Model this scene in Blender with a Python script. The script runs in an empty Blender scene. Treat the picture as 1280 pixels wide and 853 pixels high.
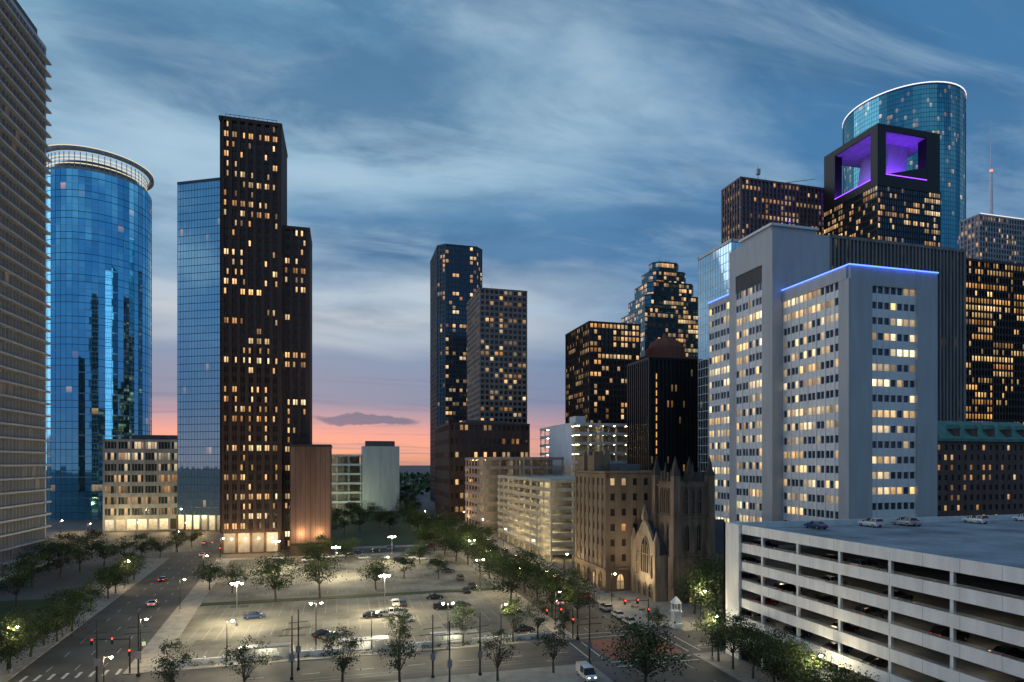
import bpy, math, random
from mathutils import Vector
random.seed(7)
R=random
FX=780.; HZ=578.; CH=36.
TH=math.atan(210/780); S=math.sin(TH); C=math.cos(TH)
# survey helpers: bearing + distance -> city grid coordinates (metres). +Y = avenue direction
def P(px,D):
    a=(px-640)/FX; return (D*(S+C*a), D*(C-S*a))
def tb(px):
    a=(px-640)/FX; return (S+C*a)/(C-S*a)
def gp(px,py): return P(px, CH*FX/(py-HZ))
def hz(py,D): return CH+(HZ-py)*D/FX
def dist(x,y): return x*S+y*C

# ------------------------------------------------------------ materials
def nt(name):
    m=bpy.data.materials.new(name); m.use_nodes=True
    t=m.node_tree; b=t.nodes['Principled BSDF']; return m,t,b
def N(t,typ,**k):
    n=t.nodes.new(typ)
    for a,v in k.items(): setattr(n,a,v)
    return n
def math_(t,op,a,b=None,clamp=False):
    n=N(t,'ShaderNodeMath',operation=op); n.use_clamp=clamp
    for i,x in enumerate((a,b)):
        if x is None: continue
        if isinstance(x,(int,float)): n.inputs[i].default_value=x
        else: t.links.new(x,n.inputs[i])
    return n.outputs[0]
def mixc(t,f,a,b,typ='MIX'):
    n=N(t,'ShaderNodeMix',data_type='RGBA',blend_type=typ)
    for i,x in ((0,f),(6,a),(7,b)):
        if isinstance(x,(int,float)): n.inputs[i].default_value=x
        elif isinstance(x,(tuple,list)): n.inputs[i].default_value=(*x[:3],1)
        else: t.links.new(x,n.inputs[i])
    return n.outputs[2]
def wall(name,col,rough=.8,var=.25,scale=.35,spec=.3,streak=True,metal=0):
    m,t,b=nt(name)
    g=N(t,'ShaderNodeNewGeometry')
    n1=N(t,'ShaderNodeTexNoise'); n1.inputs['Scale'].default_value=scale; n1.inputs['Detail'].default_value=6
    mp=N(t,'ShaderNodeVectorMath',operation='MULTIPLY'); mp.inputs[1].default_value=(1.2,1.2,.18 if streak else 1.2)
    t.links.new(g.outputs['Position'],mp.inputs[0]); t.links.new(mp.outputs[0],n1.inputs['Vector'])
    n2=N(t,'ShaderNodeTexNoise'); n2.inputs['Scale'].default_value=4; n2.inputs['Detail'].default_value=3
    t.links.new(g.outputs['Position'],n2.inputs['Vector'])
    f=math_(t,'ADD',math_(t,'MULTIPLY',n1.outputs[0],.75),math_(t,'MULTIPLY',n2.outputs[0],.25))
    d=tuple(c*(1-var*1.3) for c in col); l=tuple(min(1,c*(1+var)) for c in col)
    mr=N(t,'ShaderNodeMapRange'); mr.inputs[1].default_value=.3; mr.inputs[2].default_value=.7
    t.links.new(f,mr.inputs[0])
    t.links.new(mixc(t,mr.outputs[0],d,l),b.inputs['Base Color'])
    b.inputs['Roughness'].default_value=rough; b.inputs['Specular IOR Level'].default_value=spec; b.inputs['Metallic'].default_value=metal
    return m
def flat(name,col,rough=.5,metal=0,emit=None,es=0):
    m,t,b=nt(name)
    b.inputs['Base Color'].default_value=(*col,1); b.inputs['Roughness'].default_value=rough; b.inputs['Metallic'].default_value=metal
    if emit:
        b.inputs['Emission Color'].default_value=(*emit,1); b.inputs['Emission Strength'].default_value=es
    return m
def glass(name,base,metal=0.,rough=.1,frac=.3,es=1.2,c1=(1,.46,.14),c2=(1,.74,.40),wob=.012,clus=5.,spec=.5,pv=.7):
    m,t,b=nt(name)
    uv=N(t,'ShaderNodeUVMap'); uv.uv_map='UVMap'
    fl=N(t,'ShaderNodeVectorMath',operation='FLOOR'); t.links.new(uv.outputs[0],fl.inputs[0])
    wn=N(t,'ShaderNodeTexWhiteNoise',noise_dimensions='2D'); t.links.new(fl.outputs[0],wn.inputs['Vector'])
    sc=N(t,'ShaderNodeVectorMath',operation='MULTIPLY'); sc.inputs[1].default_value=(1/clus,1,1)
    t.links.new(uv.outputs[0],sc.inputs[0])
    fl2=N(t,'ShaderNodeVectorMath',operation='FLOOR'); t.links.new(sc.outputs[0],fl2.inputs[0])
    wn2=N(t,'ShaderNodeTexWhiteNoise',noise_dimensions='2D'); t.links.new(fl2.outputs[0],wn2.inputs['Vector'])
    cl=math_(t,'POWER',wn2.outputs[0],1.7)
    thr=math_(t,'MULTIPLY',math_(t,'ADD',math_(t,'MULTIPLY',cl,2.6),.05),frac)
    lit=math_(t,'LESS_THAN',wn.outputs[0],thr)
    fr=N(t,'ShaderNodeVectorMath',operation='FRACTION'); t.links.new(uv.outputs[0],fr.inputs[0])
    sp=N(t,'ShaderNodeSeparateXYZ'); t.links.new(fr.outputs[0],sp.inputs[0])
    sr=N(t,'ShaderNodeSeparateColor'); t.links.new(wn.outputs[1],sr.inputs[0])
    sr2=N(t,'ShaderNodeSeparateColor'); t.links.new(wn2.outputs[1],sr2.inputs[0])
    # interior: ceiling brighter than floor, furniture noise
    ns=N(t,'ShaderNodeTexNoise'); ns.inputs['Scale'].default_value=3.5; ns.inputs['Detail'].default_value=2
    t.links.new(uv.outputs[0],ns.inputs['Vector'])
    inter=math_(t,'MULTIPLY',math_(t,'ADD',math_(t,'MULTIPLY',sp.outputs[1],.9),.4),math_(t,'ADD',ns.outputs[0],.45))
    br=math_(t,'ADD',math_(t,'MULTIPLY',math_(t,'POWER',math_(t,'ADD',math_(t,'MULTIPLY',sr.outputs[1],.5),math_(t,'MULTIPLY',sr2.outputs[1],.5)),2.),1.5),.12)
    st=math_(t,'MULTIPLY',math_(t,'MULTIPLY',lit,inter),math_(t,'MULTIPLY',br,es))
    t.links.new(st,b.inputs['Emission Strength'])
    t.links.new(mixc(t,sr2.outputs[2],c1,c2),b.inputs['Emission Color'])
    dk=tuple(c*pv for c in base)
    t.links.new(mixc(t,sr.outputs[0],dk,base),b.inputs['Base Color'])
    b.inputs['Metallic'].default_value=metal; b.inputs['Roughness'].default_value=rough; b.inputs['Specular IOR Level'].default_value=spec
    g=N(t,'ShaderNodeNewGeometry')
    off=N(t,'ShaderNodeVectorMath',operation='SUBTRACT'); off.inputs[1].default_value=(.5,.5,.5); t.links.new(wn.outputs[1],off.inputs[0])
    so=N(t,'ShaderNodeVectorMath',operation='SCALE'); so.inputs['Scale'].default_value=wob; t.links.new(off.outputs[0],so.inputs[0])
    ad=N(t,'ShaderNodeVectorMath',operation='ADD'); t.links.new(g.outputs['Normal'],ad.inputs[0]); t.links.new(so.outputs[0],ad.inputs[1])
    no=N(t,'ShaderNodeVectorMath',operation='NORMALIZE'); t.links.new(ad.outputs[0],no.inputs[0]); t.links.new(no.outputs[0],b.inputs['Normal'])
    m.cycles.emission_sampling='NONE'
    return m

# ------------------------------------------------------------ mesh builder
class MB:
    def __init__(s,*mats): s.v=[];s.f=[];s.m=[];s.uv=[];s.mats=mats
    def face(s,pts,m=0,uv=None):
        i=len(s.v); s.v+= [tuple(p) for p in pts]; s.f.append(tuple(range(i,i+len(pts)))); s.m.append(m)
        s.uv+= uv if uv else [(p[0]*.3,p[1]*.3+p[2]*.3) for p in pts]
    def hexa(s,b,t,m=0,bottom=True):
        n=len(b)
        for i in range(n):
            j=(i+1)%n; s.face([b[i],b[j],t[j],t[i]],m)
        s.face(t,m)
        if bottom: s.face(b[::-1],m)
    def box(s,x0,x1,y0,y1,z0,z1,m=0):
        q=[(x0,y0),(x1,y0),(x1,y1),(x0,y1)]
        s.hexa([(x,y,z0) for x,y in q],[(x,y,z1) for x,y in q],m)
    def prism(s,poly,z0,z1,m=0):
        s.hexa([(x,y,z0) for x,y in poly],[(x,y,z1) for x,y in poly],m)
    def wbox(s,o,d,s0,s1,z0,z1,d0,d1,m=0):
        n=(d[1],-d[0])
        f=lambda a,e:(o[0]+d[0]*a+n[0]*e,o[1]+d[1]*a+n[1]*e)
        s.prism([f(s0,d1),f(s1,d1),f(s1,d0),f(s0,d0)],z0,z1,m)
    def tube(s,a,b,r0,r1,n=6,m=0):
        a=Vector(a);b=Vector(b);d=(b-a).normalized()
        u=d.orthogonal().normalized(); w=d.cross(u)
        A=[a+(u*math.cos(k*2*math.pi/n)+w*math.sin(k*2*math.pi/n))*r0 for k in range(n)]
        B=[b+(u*math.cos(k*2*math.pi/n)+w*math.sin(k*2*math.pi/n))*r1 for k in range(n)]
        s.hexa(A,B,m)
    def mesh(s,name,smooth=False):
        me=bpy.data.meshes.new(name); me.from_pydata(s.v,[],s.f)
        for m in s.mats: me.materials.append(m)
        me.polygons.foreach_set('material_index',s.m)
        ul=me.uv_layers.new(name='UVMap'); ul.data.foreach_set('uv',[c for p in s.uv for c in p])
        if smooth: me.shade_smooth()
        me.update(); return me
    def obj(s,name,parent=None):
        o=bpy.data.objects.new(name,s.mesh(name)); bpy.context.scene.collection.objects.link(o)
        if parent: 
            o.parent=parent; o.location=-parent.location
        return o
def empty(name,x,y,z=0):
    e=bpy.data.objects.new(name,None); e.location=(x,y,z); e.empty_display_size=3
    bpy.context.scene.collection.objects.link(e); return e
def put(name,me,x,y,z=0,rot=0,sc=1):
    o=bpy.data.objects.new(name,me); o.location=(x,y,z); o.rotation_euler=(0,0,rot); o.scale=(sc,)*3 if isinstance(sc,(int,float)) else sc
    bpy.context.scene.collection.objects.link(o); return o

# ------------------------------------------------------------ material library
conc=wall('concrete_grey',(.34,.35,.36)); conc_w=wall('white_precast',(.62,.64,.66),var=.12)
conc_d=wall('concrete_dark',(.13,.13,.135)); roofm=wall('roof_gravel',(.22,.23,.25),streak=False)
brown=wall('brown_granite',(.07,.043,.037),rough=.5,var=.2); brownd=wall('dark_bronze_panel',(.045,.033,.03),rough=.45)
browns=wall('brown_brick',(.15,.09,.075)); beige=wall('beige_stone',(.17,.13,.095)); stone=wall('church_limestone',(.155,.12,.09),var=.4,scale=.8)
black=wall('black_granite',(.010,.010,.012),rough=.35); purpleb=wall('mauve_granite',(.16,.115,.12),rough=.6)
pinkc=wall('pink_precast',(.42,.32,.29)); copper=wall('copper_roof',(.09,.22,.19),rough=.6)
fin=wall('aluminium_fin',(.46,.46,.47),rough=.5,var=.1); metal_d=flat('dark_metal',(.02,.02,.022),.5,.3)
metal_l=flat('galvanised_metal',(.35,.36,.37),.45,.6)
teal=flat('teal_spandrel',(.05,.12,.15),.25,.5); bluesp=flat('blue_spandrel',(.25,.55,.75),.12,.9); dkblue=flat('slate_mullion',(.05,.065,.08),.4,.4)
g_exxon=glass('glass_behind_fins',(.02,.022,.025),0,.15,.03,.35)
g_cyl=glass('blue_mirror_glass',(.20,.60,.86),.97,.03,.015,.3,wob=.007,pv=.90)
g_left=glass('pale_mirror_glass',(.58,.80,.88),.97,.03,.01,.4,wob=.004,pv=.93)
g_brown=glass('bronze_glass',(.03,.025,.025),0,.1,.35,1.45,clus=7)
g_low=glass('lobby_glass',(.05,.07,.09),.3,.12,.32,.6,c2=(1,.85,.6),clus=9)
g_dkblue=glass('dark_blue_glass',(.06,.10,.15),.6,.08,.24,.9)
g_conc=glass('tinted_glass',(.03,.033,.038),.2,.1,.26,.85)
g_brn2=glass('bronze_glass_b',(.04,.035,.035),.2,.1,.42,.95)
g_teal=glass('teal_mirror_glass',(.13,.27,.35),.85,.06,.36,.9,wob=.006)
g_teal2=glass('teal_mirror_glass_b',(.11,.36,.46),.92,.05,.07,.45,wob=.004,pv=.9)
g_purp=glass('mauve_glass',(.12,.11,.14),.4,.1,.45,.75)
g_blk=glass('black_glass',(.07,.10,.13),.7,.08,.36,.95,clus=9)
g_hosp=glass('hospital_glass',(.06,.08,.11),.3,.12,.6,1.4,c1=(1,.58,.2),c2=(1,.80,.48),clus=4)
g_rib=glass('dark_glass',(.03,.033,.04),.2,.2,.05,.3)  # near-black glass with few lit panes
g_old=glass('sash_glass',(.03,.03,.035),0,.2,.2,.9)
g_bright=glass('shopfront_glass',(.05,.05,.05),0,.2,.95,2.0,c1=(1,.6,.22),c2=(1,.8,.5))

ST=dict(fh=3.9,bay=3,sp=1.3,pw=.6,pr=.25,pp=.45)
def sty(**k): d=dict(ST); d.update(k); return d
def facade(W,G,p0,p1,z0,z1,st,wm=0,gm=0,cap=True):
    L=math.dist(p0,p1); d=((p1[0]-p0[0])/L,(p1[1]-p0[1])/L)
    nb=max(1,round(L/st['bay'])); nf=max(1,round((z1-z0)/st['fh'])); fh=(z1-z0)/nf; bw=L/nb
    a=R.randint(0,300);b=R.randint(0,300)
    G.face([(*p0,z0),(*p1,z0),(*p1,z1),(*p0,z1)],gm,[(a,b),(a+nb,b),(a+nb,b+nf),(a,b+nf)])
    if st['sp']>0:
        for k in range(nf):
            W.wbox(p0,d,0,L+st['pr'],z0+k*fh,z0+k*fh+st['sp'],0,st['pr'],wm)
    if st['pw']>0:
        pe=st.get('pe',1)
        for k in range(0,nb+1):
            w=st['pw'] if k%pe==0 else st.get('mw',.15); pp=st['pp'] if k%pe==0 else st.get('mp',st['pr']+.05)
            if w<=0: continue
            s0=max(0,k*bw-w/2); s1=min(L,k*bw+w/2)
            if k==nb: s1=L+pp
            W.wbox(p0,d,s0,s1,z0,z1,0,pp,wm)
    if cap: W.wbox(p0,d,0,L+st['pp']+.08,z1,z1+1.3,-.4,st['pp']+.08,wm)
def roofkit(M,x0,x1,y0,y1,z,m=0,big=True):
    w=x1-x0;l=y1-y0
    if big: M.box(x0+w*.25,x1-w*.22,y0+l*.25,y1-l*.25,z,z+4,m)
    for k in range(6):
        a=x0+2+R.random()*max(1,w-6); b=y0+2+R.random()*max(1,l-6); h=1+R.random()*2
        M.box(a,a+1.5+R.random()*2.5,b,b+1.5+R.random()*2,z,z+h,m)
    a=x0+w*.4;b=y0+l*.5; M.tube((a,b,z+4),(a,b,z+10),.12,.05,5,m)
def tower(name,poly,z1,st,wm,gm,z0=0,rk=True,base=None):
    cx=sum(p[0] for p in poly)/len(poly); cy=sum(p[1] for p in poly)/len(poly)
    e=empty(name,cx,cy); W=MB(wm); G=MB(gm,g_bright); n=len(poly)
    for i in range(n):
        p,q=poly[i],poly[(i+1)%n]
        if math.dist(p,q)<.5: continue
        zb=z0
        if base:
            facade(W,G,p,q,z0,z0+base,sty(fh=base,bay=5,sp=.4,pw=1.0),0,1,cap=False); zb=z0+base
        facade(W,G,p,q,zb,z1,st)
    W.obj('walls',e); G.obj('windows',e)
    Rf=MB(roofm,conc_d); Rf.prism(poly,z1-.3,z1,0)
    xs=[p[0] for p in poly];ys=[p[1] for p in poly]
    if rk: roofkit(Rf,min(xs),max(xs),min(ys),max(ys),z1,1)
    Rf.obj('roof',e); return e
def rect(x0,x1,y0,y1): return [(x0,y0),(x1,y0),(x1,y1),(x0,y1)]
def rb(side,corner,right,D,top):   # block seen from its left (west) flank
    x,y=P(corner,D); return x,y*tb(right),y,min(x/tb(side),y+120),hz(top,D)
def lb(left,corner,side,D,top):    # block seen from its right flank
    x,y=P(corner,D); y1=x/tb(side) if side else y+35
    return y*tb(left),x,y,y1,hz(top,D)
def plight(name,loc,power,col,rad=.3,parent=None,typ='POINT'):
    l=bpy.data.lights.new(name,typ); l.energy=power; l.color=col; l.shadow_soft_size=rad
    o=bpy.data.objects.new(name,l); o.location=loc
    bpy.context.scene.collection.objects.link(o)
    if parent: o.parent=parent; o.location=Vector(loc)-parent.location
    return o

# ------------------------------------------------------------ left towers
e=tower('louvered_office_tower',rect(-150,-103,198,256),182,sty(fh=4.3,bay=2.2,sp=.6,pr=2.1,pw=.22,pp=.9),fin,g_exxon)
M=MB(conc_d); M.box(-149,-104,199,255,182,188,0); M.obj('penthouse',e)
# round blue tower
cx,cy=P(122,420); rad=31.5; zt=hz(214,392)
e=empty('round_glass_tower',cx,cy); W=MB(bluesp,conc,flat('crown_light',(.6,.6,.5),emit=(1,.86,.55),es=.8),dkblue); G=MB(g_cyl)
n=56
def ring(r,k,n=n): return (cx+r*math.cos(2*math.pi*k/n),cy+r*math.sin(2*math.pi*k/n))
nf=50;fh=zt/nf
for k in range(n):
    p,q=ring(rad,k),ring(rad,k+1); i0=k+100
    G.face([(*p,0),(*q,0),(*q,zt),(*p,zt)],0,[(i0,0),(i0+1,0),(i0+1,nf),(i0,nf)])
    L=math.dist(p,q); d=((q[0]-p[0])/L,(q[1]-p[1])/L)
    for f in range(nf): W.wbox(p,d,0,L,f*fh,f*fh+(.3 if f%3 else .75),0,.10,0 if f%3==0 else 3)
    W.wbox(p,d,0,.08,0,zt,0,.13,3)
    # crown
    for (r,z,h,t,m) in ((rad-1.5,zt+.0,2.4,.5,1),(rad-2.5,zt+4.8,.5,.4,2),(rad-2.5,zt+7.2,.5,.4,2),(rad-2.5,zt+9.4,.5,.4,2),(rad+1.5,zt+12,1.8,2.6,1),(rad+1.6,zt+13.9,.4,.3,2)):
        a,b=ring(r,k),ring(r,k+1); L2=math.dist(a,b); W.wbox(a,d,0,L2,z,z+h,-t,0,m)
    a=ring(rad-2.4,k); W.wbox(a,d,0,.35,zt,zt+12,-.3,0,1)
a=[ring(rad-.2,k) for k in range(n)]; W.prism(a,zt-.5,zt,1)
a=[ring(rad-8,k) for k in range(n)]; W.prism(a,zt,zt+9,3)
W.obj('bands_and_crown',e); G.obj('windows',e)
# low building in front
x0,x1,y0,y1,z=lb(130,238,248,335,553)
tower('low_office_block',rect(x0,x1,y0,y0+35),z,sty(fh=6.2,bay=1.6,sp=2.2,pw=.9,pr=.4,pp=.5,pe=4,mw=.12,mp=.45),wall('cool_precast',(.25,.28,.31)),g_low,base=6)
# pale glass tower (slightly rotated)
pa,pb=P(222,332),P(290,325)
d=Vector((pb[0]-pa[0],pb[1]-pa[1])); nn=Vector((-d.y,d.x)).normalized()*34
poly=[pa,pb,(pb[0]+nn.x,pb[1]+nn.y),(pa[0]+nn.x,pa[1]+nn.y)]
tower('mirror_glass_tower',poly,hz(231,332),sty(fh=4,bay=1.7,sp=.3,pr=.05,pw=.08,pp=.08),dkblue,g_left,base=8,rk=False)
# brown tower
x0,x1,y0,_,z=lb(278,349,None,250,160)
st=sty(fh=3.9,bay=1.55,sp=1.7,pr=.2,pw=1.35,pp=1.1,pe=2,mw=.25,mp=.35)
e=tower('brown_granite_tower',rect(x0,x1,y0,y0+24),z,st,brown,g_brown,base=8,rk=False)
M=MB(metal_d)
for k in range(12): M.tube((x0+1+k*(x1-x0-2)/11,y0+.5,z+1),(x0+1+k*(x1-x0-2)/11,y0+.5,z+3),.08,.08,5,0)
M.box(x0+1,x1-1,y0+.45,y0+.55,z+2.9,z+3.05,0); M.obj('roof_rail',e)
for k in range(4): plight('entrance_light',(x0+3+k*(x1-x0-6)/3,y0-2.5,5.5),1500,(1,.68,.32),.25,e)
y2=y0+5; x2=y2*tb(384); z2=hz(288,256)
W=MB(brown);G=MB(g_brown); 
for p,q in (((x1+1.2,y2),(x2,y2)),((x2,y2),(x2,y2+18))): facade(W,G,p,q,0,z2,st)
W.box(x1+1.2,x2,y2+.1,y2+18,z2-.3,z2,0); W.obj('annex_walls',e);G.obj('annex_windows',e)
# brown podium
x0,x1,y0,y1,z=lb(363,413,None,243,559)
e=empty('brown_podium_block',(x0+x1)/2,y0+12)
M=MB(browns,brownd); M.box(x0,x1,y0,y0+28,0,z,0); M.box(x0-.3,x1+.3,y0-.3,y0+28.3,z,z+1,1)
for k in range(9): M.box(x0+k*(x1-x0)/8-.06,x0+k*(x1-x0)/8+.06,y0-.05,y0,5,z,1)
M.box(x0,x1,y0-2.2,y0-.06,4.2,5,1); M.obj('walls',e)
for k in range(2): plight('wall_lantern',(x0+4+k*(x1-x0-8),y0-2.2,8.5),1800,(1,.68,.32),.25,e)

# ------------------------------------------------------------ parking garages
amb=flat('garage_luminaire',(.8,.7,.5),emit=(1,.74,.36),es=75)
def garage(name,x0,x1,y0,y1,z,nl,wm,band=1.15,lights=True,step=7,cw=.6,lm=amb):
    e=empty(name,(x0+x1)/2,(y0+y1)/2); M=MB(wm,conc,lm,conc_d); h=z/nl
    for k in range(nl+1):
        zz=k*h
        if k>0:
            M.box(x0+.3,x1-.3,y0+.3,y1-.3,zz-.3,zz,1)
            for a,b,c,d_ in ((x0,x1,y0,y0+.28),(x0,x1,y1-.28,y1),(x0,x0+.28,y0+.28,y1-.28),(x1-.28,x1,y0+.28,y1-.28)):
                M.box(a,b,c,d_,zz-.45,zz+band-.1,0)
            if lights:
                yy=y0+4
                while yy<y1-3:
                    M.box(x0+2.5,x0+4.0,yy,yy+.35,zz-.42,zz-.32,2); yy+=step
                xx=x0+4
                while xx<x1-3:
                    M.box(xx,xx+.35,y0+2.5,y0+4.0,zz-.42,zz-.32,2); xx+=step
    ny=max(1,round((y1-y0)/9)); nx=max(1,round((x1-x0)/9))
    for i in range(ny+1):
        yy=y0+.35+(y1-y0-.7-cw)*i/ny
        M.box(x0+.3,x0+.3+cw,yy,yy+cw,0,z-.3,0)
        M.box((x0+x1)/2-.4,(x0+x1)/2+.4,yy,yy+cw,0,z-.3,1)
    for i in range(1,nx+1):
        xx=x0+.35+(x1-x0-.7-cw)*i/nx; M.box(xx,xx+cw,y0+.3,y0+.3+cw,0,z-.3,0)
    if lights:
        M.box(x0+16,x0+16.3,y0+1,y1-1,0,z-.4,1)
        if y1-y0>20: M.box(x0+1,x1-1,y0+16,y0+16.3,0,z-.4,1)
    M.obj('structure',e); return e
x,y=P(452,455); x0=y*tb(405)
garage('parking_garage',x0,x,y,y+50,hz(570,455),6,conc_w)
e=empty('white_stair_block',x+8,y+8); M=MB(conc_w,conc_d); xr=y*tb(499)
M.box(x+.5,xr,y-2,y+30,0,hz(558,455),0); M.box(x+3,xr-3,y+3,y+20,hz(558,455),hz(558,455)+4,1); M.box((x+xr)/2-.05,(x+xr)/2+.05,y-2.03,y-2,0,hz(560,455),1);M.obj('walls',e)
# dark blue chamfered tower
x0,x1,y0,y1,z=rb(519,548,604,540,306)
y1=min(y1,y0+55);ch=6
poly=[(x0+ch,y0),(x1-ch,y0),(x1,y0+ch),(x1,y1-ch),(x1-ch,y1),(x0+ch,y1),(x0,y1-ch),(x0,y0+ch)]
tower('dark_blue_office_tower',poly,z,sty(fh=4,bay=3.2,sp=1.2,pw=.7,pr=.2,pp=.4),dkblue,g_dkblue,rk=False)
x0,x1,y0,y1,z=rb(573,600,658,440,362)
tower('grey_concrete_tower',rect(x0,x1,y0,min(y1,y0+45)),z,sty(fh=3.9,bay=3.4,sp=1.5,pw=1.1,pr=.35,pp=.5),wall('warm_grey_precast',(.26,.215,.19)),g_conc)
x0,x1,y0,y1,z=rb(535,562,661,385,531)
e=tower('brown_brick_block',rect(x0,x1,y0,min(y1,y0+60)),z,sty(fh=z/7,bay=3,sp=z/7*.62,pw=1.1,pr=.4,pp=.5),wall('umber_brick',(.085,.055,.047)),g_brn2,rk=True)
x0,x1,y0,y1,z=rb(570,604,705,318,574)
garage('parking_garage',x0,x1,y0,min(y1,y0+50),z,8,pinkc)
x0,x1,y0,y1,z=rb(660,717,806,335,531)
e=garage('parking_garage',x0,x1,y0,min(y1,y0+60),z,11,conc_w)
M=MB(conc_w,conc_d); M.box(x0-.4,x0-.05,y0+2,y0+40,0,z+1.2,0); M.box(x0+3,x0+9,y0+5,y0+14,z,z+5,0); M.obj('stair_wall',e)
xg=71.5; yc=xg/tb(688); yf=xg/tb(622)
garage('parking_garage',xg,xg+34,yc,yf,29,9,wall('cream_precast',(.48,.44,.36)),band=.95,step=5)
# bronze window block, crown tower, black tower
x0,x1,y0,y1,z=rb(708,737,799,405,404)
tower('bronze_office_block',rect(x0,x1,y0,min(y1,y0+50)),z,sty(fh=3.9,bay=2.8,sp=1.3,pw=.7,pr=.3,pp=.6),brownd,g_brn2,rk=False)
x0,x1,y0,y1,z=rb(777,806,885,520,385)
y1=min(y1,y0+60)
tst=sty(fh=4,bay=2.4,sp=1.1,pw=.2,pr=.12,pp=.2)
e=tower('teal_stepped_tower',rect(x0,x1,y0,y1),z,tst,teal,g_teal,rk=False)
W=MB(teal,metal_d);G=MB(g_teal); w=x1-x0; zz=z
for i,(ins,h) in enumerate(((.06,12),(.13,12),(.21,11),(.29,9),)):
    a,b,c,d_=x0+w*ins,x1-w*ins,y0+w*ins*.9,y1-w*ins*.9
    c4=4; pl=[(a+c4,c),(b-c4,c),(b,c+c4),(b,d_-c4),(b-c4,d_),(a+c4,d_),(a,d_-c4),(a,c+c4)]
    for k in range(8): facade(W,G,pl[k],pl[(k+1)%8],zz,zz+h,tst)
    W.prism(pl,zz+h-.2,zz+h,1); zz+=h
for i in range(9): W.tube((a+w*.02*i+6,c+3,zz),(a+w*.02*i+6,c+3,zz+2+R.random()*3),.25,.15,5,1)
W.obj('crown_walls',e);G.obj('crown_windows',e)
x0,x1,y0,y1,z=rb(786,812,886,300,450)
e=tower('black_office_block',rect(x0,x1,y0,min(y1,y0+40)),z,sty(fh=3.9,bay=2.2,sp=.6,pw=1.0,pr=.3,pp=.7),black,g_rib,rk=False)
M=MB(flat('amber_strip_light',(.8,.5,.2),emit=(1,.5,.12),es=.9),black); xs=x0+3.0
for k in range(17): M.box(xs,xs+.4,y0-.95,y0-.75,12+k*4,14.6+k*4,0)
M.obj('strip_lights',e)
x,y=P(843,420); z=hz(446,420)
e=empty('brick_domed_tower',x,y); M=MB(wall('terracotta',(.17,.075,.06)),g_brn2)
M.box(x-20,x+20,y,y+30,0,z,0)
for (r0,r1,h0,h1) in ((13.5,13.5,0,7),(11.5,10,7,12),(8,6.5,12,14),(2,1,14,18)):
    A=[(x+r0*math.cos(k*.628),y+13+r0*math.sin(k*.628),z+h0) for k in range(10)];B=[(x+r1*math.cos(k*.628),y+13+r1*math.sin(k*.628),z+h1) for k in range(10)]
    M.hexa(A,B,0)
for k in range(9): M.box(x-18+k*4,x-17+k*4,y-.3,y,2,z,0)
M.obj('walls',e)

# ------------------------------------------------------------ right high-rises
x0,x1,y0,y1,z=rb(904,926,1031,440,224)
e=tower('mauve_granite_tower',rect(x0,x1,y0,min(y1,y0+50)),z,sty(fh=3.9,bay=3.2,sp=1.2,pw=1.1,pr=.4,pp=1.0),purpleb,g_purp)
M=MB(metal_l,flat('aircraft_warning_light',(.5,.1,.1),emit=(1,.1,.05),es=5)); M.tube((x0+20,y0+8,z),(x0+20,y0+8,z+16),.5,.15,6,0); M.box(x0+18.6,x0+21.4,y0+7,y0+9,z+9,z+13,0)
M.tube((x0+40,y0+5,z+4),(x1-4,y0+5,z+10),.3,.15,5,0); M.tube((x0+44,y0+5,z),(x0+44,y0+5,z+5),.3,.3,5,0); M.obj('antenna_and_crane',e)
# dark tower with purple open crown
x0,x1,y0,y1,z=rb(1030,1097,1175,400,154)
zc=z-40
e=tower('dark_tower_with_lit_crown',rect(x0,x1,y0,y1),zc,sty(fh=4,bay=1.9,sp=1.25,pw=.22,pr=.2,pp=.3),black,g_blk,rk=False)
W=MB(black,wall('crown_soffit',(.55,.5,.6),var=.2,scale=.2),flat('violet_tube',(.2,.1,.6),emit=(.26,.05,1),es=3.5))
w=x1-x0;l=y1-y0
W.box(x0,x1,y0,y1,z-4,z,0); W.box(x0+1,x1-1,y0+1,y1-1,z-4.2,z-4,1); W.box(x0+1,x1-1,y0+1,y1-1,zc+1.4,zc+1.6,1)
def colm(a,b,c,d_): W.box(a,b,c,d_,zc+1.3,z-4,0)
colm(x0,x0+w*.13,y0,y0+l*.12); colm(x1-w*.22,x1,y0,y0+l*.14); colm(x0,x0+w*.12,y1-l*.22,y1); colm(x1-w*.2,x1,y1-l*.2,y1)
# raked inner walls of the sculpted void
def rake(a,b,c,d_,sh):
    W.hexa([(a,c,zc+1.6),(b,c,zc+1.6),(b,d_,zc+1.6),(a,d_,zc+1.6)],[(a+sh[0],c+sh[1],z-4.2),(b+sh[0],c+sh[1],z-4.2),(b+sh[0],d_+sh[1],z-4.2),(a+sh[0],d_+sh[1],z-4.2)],1)
rake(x0+w*.30,x0+w*.36,y0+l*.30,y0+l*.75,(w*.12,0)); rake(x0+w*.3,x0+w*.78,y0+l*.44,y0+l*.50,(0,-l*.16))
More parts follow.
